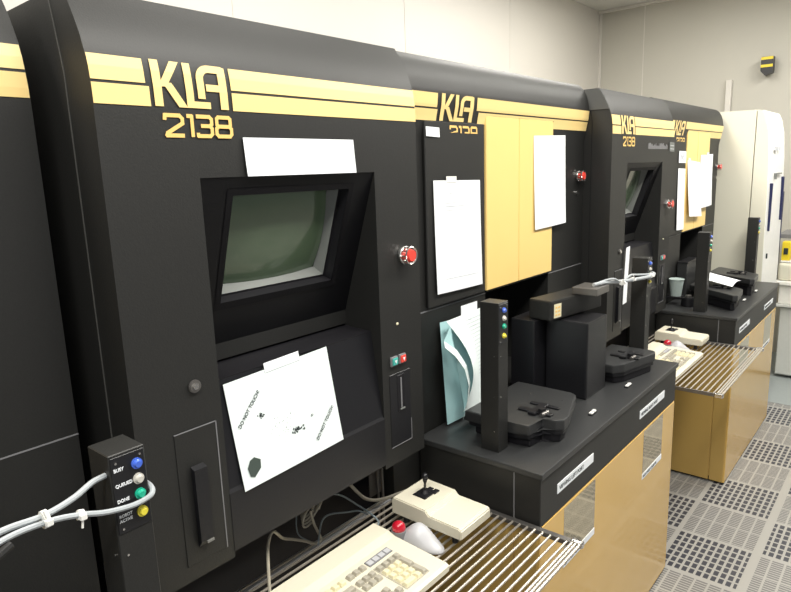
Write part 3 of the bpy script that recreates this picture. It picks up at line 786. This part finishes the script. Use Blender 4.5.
# label strip on the far console
t, fn, U, V, Nn = paper_pos((3.062, .9285, 1.646), (3.130, .9285, 1.644), (3.058, .9285, 1.688), 'tiny white sticker with dark bars at the top of the farther console', 'surround', 0, name='sticker', cat='sticker', lines=[(.1, .9, .25, .003), (.1, .9, .6, .003)])
b = bmesh.new(); R3 = random.Random(5); x = 2.78
while x < 3.03:
    w = .004 + R3.random() * .006; box(x, x + w, .9288, .9295, 1.656, 1.656 + .012 + R3.random() * .014, bm=b); x += w + .003
obj('worn_marks', b, 'mid_grey', c1)

# curled stack of pages taped to the middle cabinet above the worktop
st = thing('curled_papers', 'curled stack of white and teal pages taped above the nearer worktop', 'papers', (1.52, 1.02, .87))
def back(u, v):   # teal back page, hanging almost flat
    return Vector((1.402 + .225 * u, 1.030 - .012 * u - .02 * (1 - v), .868 + .305 * v - .01 * u + .01 * u * (1 - v)))
obj('back_page', sheet(back), 'paper_teal', st)
def xl(v):
    return 1.400 + .066 * math.sin(min(1, (1 - v) / .62) * PI / 2) - .030 * max(0, (.38 - v) / .38) ** 1.5
def front(u, v):   # front page, its left edge bowing away
    x = xl(v) + (1.615 - xl(v)) * u
    return Vector((x, 1.006 - .012 * u - .030 * (1 - u) ** 3 * math.sin(v * PI) - .030 * (1 - v), .905 + .275 * v + .012 * u - .0 * (1 - v)))
obj('front_page', sheet(front, 16, 16), 'paper_green', st)
CA = [(1.345, 1.122), (1.385, 1.088), (1.425, 1.040), (1.445, .985), (1.440, .925), (1.428, .885)]
CB = [(1.358, 1.135), (1.410, 1.098), (1.452, 1.045), (1.472, .985), (1.470, .930), (1.452, .890)]
def curve2(Q, t):
    t = min(t * (len(Q) - 1), len(Q) - 1.001); i = int(t); f = t - i; return (Q[i][0] * (1 - f) + Q[i + 1][0] * f, Q[i][1] * (1 - f) + Q[i + 1][1] * f)
def flap(u, v):    # page folded back, sweeping down to the right
    a, c = curve2(CA, u), curve2(CB, u)
    return Vector((a[0] * (1 - v) + c[0] * v, .972 - .010 * math.sin(u * PI) + .012 * v, a[1] * (1 - v) + c[1] * v))
obj('bent_corner', sheet(flap, 15, 4), 'paper_green', st)
def curl(u, v):    # teal underside between the two
    a, c = curve2(CB, u), (1.408 + .06 * u, 1.165 - .25 * u)
    return Vector((a[0] * (1 - v) + c[0] * v, .985 + .012 * v, a[1] * (1 - v) + c[1] * v))
obj('curling_page', sheet(curl, 12, 6), 'paper_teal', st)
obj('tape', sheet(lambda u, v: Vector((1.475 + .085 * u, 1.006, 1.17 + .04 * v)), 3, 3), 'paper', st)
b = bmesh.new()
for i in range(16):
    v = .93 - i * .04; a = [Vector(front(.35 + .55 * k / 6, v)) + Vector((-.0006, -.0012, 0)) for k in range(7)]
    for k in range(6): b.faces.new([b.verts.new(q) for q in (a[k], a[k + 1], a[k + 1] + Vector((0, 0, .0012)), a[k] + Vector((0, 0, .0012)))])
obj('faint_print', b, 'ink_grey', st)

# pale sheet on the farther stage, cup on the cabinet face, small dark base
sh = obj('loose_sheet', sheet(lambda u, v: Vector((3.50 + .20 * u + .07 * v, .72 + .17 * v, .9635 + .012 * math.sin(u * PI) + .02 * v))), 'paper')
sh['label'] = 'pale blue-white sheet lying across the left stage of the farther worktop'; sh['category'] = 'paper'
cup = thing('plastic_beaker', 'frosted plastic beaker held against the farthest cabinet', 'beaker', (3.45, .968, .893))
obj('wall', cyl((3.425, .970, .905), (0, 0, 1), .026, .088, r1=.036, n=28), 'frost', cup); obj('rim', tube([(3.425 + .036 * math.cos(a), .970 + .036 * math.sin(a), .993) for a in [2 * PI * i / 24 for i in range(25)]], .003, smooth=False), 'frost', cup)
obj('holder', box(3.395, 3.455, .94, 1.010, .893, .905, .002, 1), 'black_dark', cup)
sb = thing('sensor_puck', 'small black round block on the farther worktop behind the tower', 'block', (3.40, .90, .862))
obj('body', cyl((3.40, .90, .862), (0, 0, 1), .036, .045, r1=.032, n=24, bev=.004), 'black_satin', sb); obj('cap', cyl((3.40, .90, .907), (0, 0, 1), .014, .012, n=16), 'dull_metal', sb)

# ------------------------------------------------------------------ tubing with zip ties
def tie(parent, p, d, r=.0055, tail=(.0, 0, .014)):
    p = Vector(p); d = Vector(d).normalized(); b = cyl(p - d * .003, d, r + .0016, .006, n=14); box(p.x - .004, p.x + .004, p.y - r - .006, p.y - r, p.z - .004, p.z + .004, .001, 1, bm=b)
    tube([(p.x, p.y - r - .002, p.z), (p.x + tail[0], p.y - r - .002 + tail[1], p.z + tail[2])], .0014, smooth=False, bm=b); obj('zip_tie', b, 'white_plastic', parent)
tb = thing('tubing', 'milky tubing with white zip ties looped round the lettered tower, lower left', 'tubing', (.25, .735, 1.2))
obj('upper_tube', tube([(.10, .70, 1.228), (.18, .727, 1.2345), (.233, .737, 1.2285), (.270, .745, 1.231), (.298, .756, 1.236), (.3165, .760, 1.2365)], .0038), 'tube', tb)
obj('lower_tube', tube([(.10, .69, 1.216), (.18, .722, 1.226), (.233, .729, 1.2235), (.270, .733, 1.2135), (.300, .736, 1.2015), (.330, .738, 1.1945), (.350, .7385, 1.194), (.364, .740, 1.1975), (.3700, .755, 1.202), (.3705, .80, 1.202)], .0036), 'tube', tb)
obj('black_hose_end', tube([(.10, .69, 1.205), (.16, .712, 1.210), (.193, .722, 1.219)], .0052), 'cable_dark', tb)
tie(tb, (.233, .733, 1.226), (1, 0, 0), .009, (-.004, 0, .016)); tie(tb, (.271, .733, 1.2135), (1, 0, -.3), .0045, (-.002, 0, -.014))
tb = thing('tubing', 'milky tubing with zip ties from the loader arm to the right tower', 'tubing', (2.1, .78, 1.2))
obj('thick_tube', tube([(1.93, .80, 1.218), (1.98, .79, 1.218), (2.03, .78, 1.214), (2.08, .767, 1.209), (2.12, .757, 1.207), (2.20, .742, 1.203), (2.27, .738, 1.199), (2.33, .739, 1.199), (2.341, .75, 1.202)], .0062), 'tube', tb)
obj('thin_tube', tube([(1.95, .81, 1.215), (2.02, .775, 1.226), (2.08, .765, 1.208), (2.14, .757, 1.222), (2.20, .752, 1.215), (2.28, .742, 1.206)], .0035), 'tube', tb)
tie(tb, (2.07, .76, 1.207), (1, 0, 0), .0075, (-.02, 0, .014)); tie(tb, (2.145, .752, 1.207), (1, 0, 0), .0065, (-.014, 0, .018)); tie(tb, (2.29, .739, 1.2), (1, 0, 0), .0085)
hub = obj('arm_clamp', box(1.90, 2.0, .775, .86, 1.187, 1.211, .003), 'dull_metal', tb)

# ------------------------------------------------------------------ cables behind the keyboard
def cable(label, pts, r, m):
    o = obj('cable', tube(pts, r, n=8), m); o['label'] = label; o['category'] = 'cable'; o['group'] = 'cables behind the foreground keyboard'; return o
zc = .728
cable('beige keyboard cable arching from the case back over the bars', [(.690, .953, .760), (.700, .965, .80), (.715, .98, .845), (.745, 1.0, .855), (.785, 1.02, .812), (.827, 1.04, .780), (.863, 1.04, .757), (.894, 1.04, .735), (.914, 1.04, .734), (.909, 1.04, .752), (.895, 1.04, .786), (.891, 1.045, .820)], .0034, 'cable')
b = bmesh.new()
for k in range(4):
    pts = [(.898 + .024 * math.cos(a) + .004 * k + .016 * math.sin(a), 1.05 + .006 * k, .808 + .026 * math.sin(a) + .004 * k) for a in [2 * PI * i / 12 + k for i in range(11)]]
    tube(pts, .0026, bm=b, k=4)
tube([(.905, 1.05, .80), (.93, 1.05, .822), (.955, 1.06, .845)], .0028, bm=b); tube([(.90, 1.05, .815), (.925, 1.055, .838), (.945, 1.06, .85)], .0028, bm=b)
o = obj('cable', b, 'cable'); o['label'] = 'coiled bundle of beige cable hanging behind the bars'; o['category'] = 'cable'; o['group'] = 'cables behind the foreground keyboard'
cable('thin blue-grey cable arching down to the back of the keyboard', [(.925, 1.06, .815), (.952, 1.05, .828), (.975, 1.05, .824), (1.007, 1.05, .803), (1.049, 1.045, .762), (1.06, 1.01, .745), (1.045, .97, .742), (1.01, .957, .742)], .0024, 'cable_grey')
cable('thin teal-grey cable lying along the bars beside the coil', [(.895, 1.03, .735), (.905, 1.03, .774), (.918, 1.03, .793), (.944, 1.03, .792), (.999, 1.03, .771), (1.036, 1.03, .757), (1.07, 1.03, .731)], .0022, 'cable_grey')
cable('thick beige cable sweeping along the bars to the joystick box', [(1.010, 1.05, .846), (1.026, 1.05, .832), (1.052, 1.05, .799), (1.081, 1.05, .766), (1.12, 1.05, .742), (1.162, 1.04, .734), (1.19, 1.02, .742), (1.205, .99, .756), (1.205, .965, .762)], .0044, 'cable')
cable('thin grey cable dropping behind the bars left of the coil', [(.861, 1.06, .825), (.858, 1.06, .787), (.866, 1.06, .761), (.893, 1.055, .734)], .0017, 'cable_grey')
cable('short curled white cable behind the far keyboard', [(2.63, .90, .80), (2.66, .88, .83), (2.70, .87, .80), (2.73, .86, .765), (2.76, .84, .752)], .005, 'white_plastic')['group'] = 'cables behind the far keyboard'
# steel conduit beside the right cheek
for xx, rr in ((1.146, .003), (1.164, .004)): obj('steel_conduit', tube([(xx, 1.06, .60), (xx, 1.06, .90)], rr, smooth=False), 'dull_metal', c0)
obj('kick_plate', box(1.13, 1.185, 1.075, 1.08, .735, .90, .001, 1), 'dull_metal', c0)

# ------------------------------------------------------------------ ivory machine at the end of the row
iv = thing('ivory_machine', 'tall ivory machine with a white rounded front at the end of the row', 'machine', (4.62, 1.2, 0))
prof = [(.738, 0), (.738, .9), (.745, 1.4), (.752, 1.60), (.764, 1.76), (.782, 1.84), (.80, 1.88), (1.075, 1.888), (1.9, 1.888), (1.9, 0)]
pa = [(y, z) for y, z in prof if y < .9] ; side = [(.83, 0), (.83, 1.884), (1.075, 1.888), (1.9, 1.888), (1.9, 0)]
obj('side_body', prism_x(side, 4.345, 4.88), 'pale', iv)
obj('front_shell', prism_x([p for p in prof if p[0] <= .80] + [(.825, 1.884), (.825, 0)], 4.345, 4.87), 'pale', iv)
fr = [(p[0] - .004, p[1]) for p in prof if p[0] <= .80]
obj('front_panel', prism_x(fr + [(.802, 1.876)] + [(p[0] + .001, p[1]) for p in prof if p[0] <= .79][::-1], 4.352, 4.862), 'white_panel', iv)
for xx, z0_, z1_ in ((4.415, 1.16, 1.45), (4.79, 1.20, 1.48)):
    obj('grip_slot', box(xx - .007, xx + .007, .726, .745, z0_, z1_, .002, 1), 'navy', iv)
b = box(4.48, 4.56, .7375, .742, 1.645, 1.665); box(4.60, 4.63, .7375, .742, 1.645, 1.665, bm=b); obj('name_plate', b, 'ink_grey', iv)
b = box(4.53, 4.72, .731, .744, 1.50, 1.507); box(4.525, 4.54, .730, .744, 1.47, 1.507, bm=b); obj('latch_mark', b, 'surround', iv)
obj('foot_button', box(4.42, 4.435, .728, .742, .99, 1.02, .001, 1), 'ink', iv)

# yellow and dark things beside it
yb = thing('yellow_carrier', 'small bright yellow box beside the ivory machine', 'box', (5.24, .742, .875))
obj('body', box(5.20, 5.28, .715, .768, .875, 1.01, .006), 'warn', yb); obj('handle', box(5.194, 5.20, .728, .755, .92, .965), 'ink', yb)
sp = thing('shelf_post', 'dark blue upright post right of the ivory machine', 'post', (5.25, .72, .72))
obj('post', box(5.30, 5.33, .80, .83, .0, 1.36, .003), 'navy', sp); obj('shelf_board', box(5.334, 5.7, .30, .82, 1.02, 1.05, .002), 'mid_grey', sp)
# bench
bn = thing('bench', 'white-topped bench with pale cabinet doors at the right edge', 'bench', (5.5, .2, 0))
obj('cabinet', box(5.22, 5.88, -1.2, .75, .02, .54), 'bench_door', bn)
for k in range(4): obj('door', box(5.205, 5.22, .745 - .36 * k - .355, .745 - .36 * k, .03, .53, .002, 1), 'bench_door', bn)
obj('apron', box(5.19, 5.88, -1.2, .765, .56, .70, .01), 'bench_white', bn); obj('bench_top', box(5.16, 5.88, -1.2, .79, .70, .73, .008, 3), 'bench_white', bn)
obj('splash', box(5.17, 5.88, -1.2, .775, .54, .56, .002, 1), 'bench_door', bn)
bw = thing('white_basin', 'rounded white basin cover standing on the bench', 'basin', (5.32, .66, .73))
obj('shell', box(5.18, 5.55, .40, .78, .73, .86, .03, 4), 'pale', bw); obj('lid', box(5.19, 5.50, .44, .77, .86, .875, .006), 'bench_white', bw)

# wall devices
al = thing('wall_alarm', 'black and yellow striped alarm horn high on the far wall', 'alarm', (5.86, 1.06, 2.25))
b = prism_x([(1.02, 2.25), (1.075, 2.235), (1.105, 2.27), (1.105, 2.36), (1.10, 2.375), (1.02, 2.372)], 5.80, 5.865); obj('housing', b, 'black_satin', al)
for z in (2.352, 2.295): obj('yellow_band', box(5.797, 5.80, 1.022, 1.104, z, z + .020), 'warn', al)
obj('mount', box(5.865, 5.90, 1.05, 1.09, 2.28, 2.34), 'mid_grey', al)
pl = obj('wall_conduit', box(5.865, 5.90, 1.317, 1.36, .0, 2.236, .003), 'wall'); pl['label'] = 'white vertical trunking on the far wall behind the ivory machine'; pl['category'] = 'trunking'

# ------------------------------------------------------------------ light
def area(name, loc, rot, sx, sy, power, col=(1, 1, 1)):
    l = bpy.data.lights.new(name, 'AREA'); l.shape = 'RECTANGLE'; l.size = sx; l.size_y = sy; l.energy = power; l.color = col
    o = bpy.data.objects.new(name, l); C.objects.link(o); o.location = loc; o.rotation_euler = rot; return o
for i, x in enumerate((-.6, 1.2, 2.9, 4.4)):
    area('ceiling_lamp', (x, -.1, 2.93), (0, 0, 0), 1.2, .5, 50, (1, .97, .90))
    area('ceiling_lamp', (x + (.4 if i < 3 else 0), 1.5, 2.93), (0, 0, 0), 1.2, .45, 26 if i < 3 else 17, (1, .97, .90))
# small camera flash
l = bpy.data.lights.new('flash', 'SPOT'); l.energy = 7; l.shadow_soft_size = .03; l.spot_size = math.radians(85); l.spot_blend = .9; l.color = (.93, .97, 1)
fo = bpy.data.objects.new('flash', l); C.objects.link(fo); fo.location = (0.0, -.02, 1.66)

w = bpy.data.worlds.new('World'); bpy.context.scene.world = w; w.use_nodes = True
w.node_tree.nodes['Background'].inputs[0].default_value = (.95, .95, 1, 1); w.node_tree.nodes['Background'].inputs[1].default_value = .17

# ------------------------------------------------------------------ camera
yaw, pitch, rl = math.radians(40.376), math.radians(11.252), math.radians(-2.014)
d = Vector((math.cos(yaw) * math.cos(pitch), math.sin(yaw) * math.cos(pitch), -math.sin(pitch)))
r = Vector((math.sin(yaw), -math.cos(yaw), 0)); u = r.cross(d)
r2 = r * math.cos(rl) + u * math.sin(rl); u2 = -r * math.sin(rl) + u * math.cos(rl)
cam = bpy.data.cameras.new('Camera'); cam.sensor_width = 36; cam.lens = 626.66 * 36 / 791; cam.clip_start = .02
co = bpy.data.objects.new('Camera', cam); C.objects.link(co)
co.matrix_world = Matrix.Translation((0, 0, 1.6)) @ Matrix((r2, u2, -d)).transposed().to_4x4()
bpy.context.scene.camera = co
fo.rotation_euler = co.rotation_euler = co.matrix_world.to_euler()
sc = bpy.context.scene
sc.view_settings.view_transform = 'Standard'; sc.view_settings.look = 'None'; sc.view_settings.exposure = .06
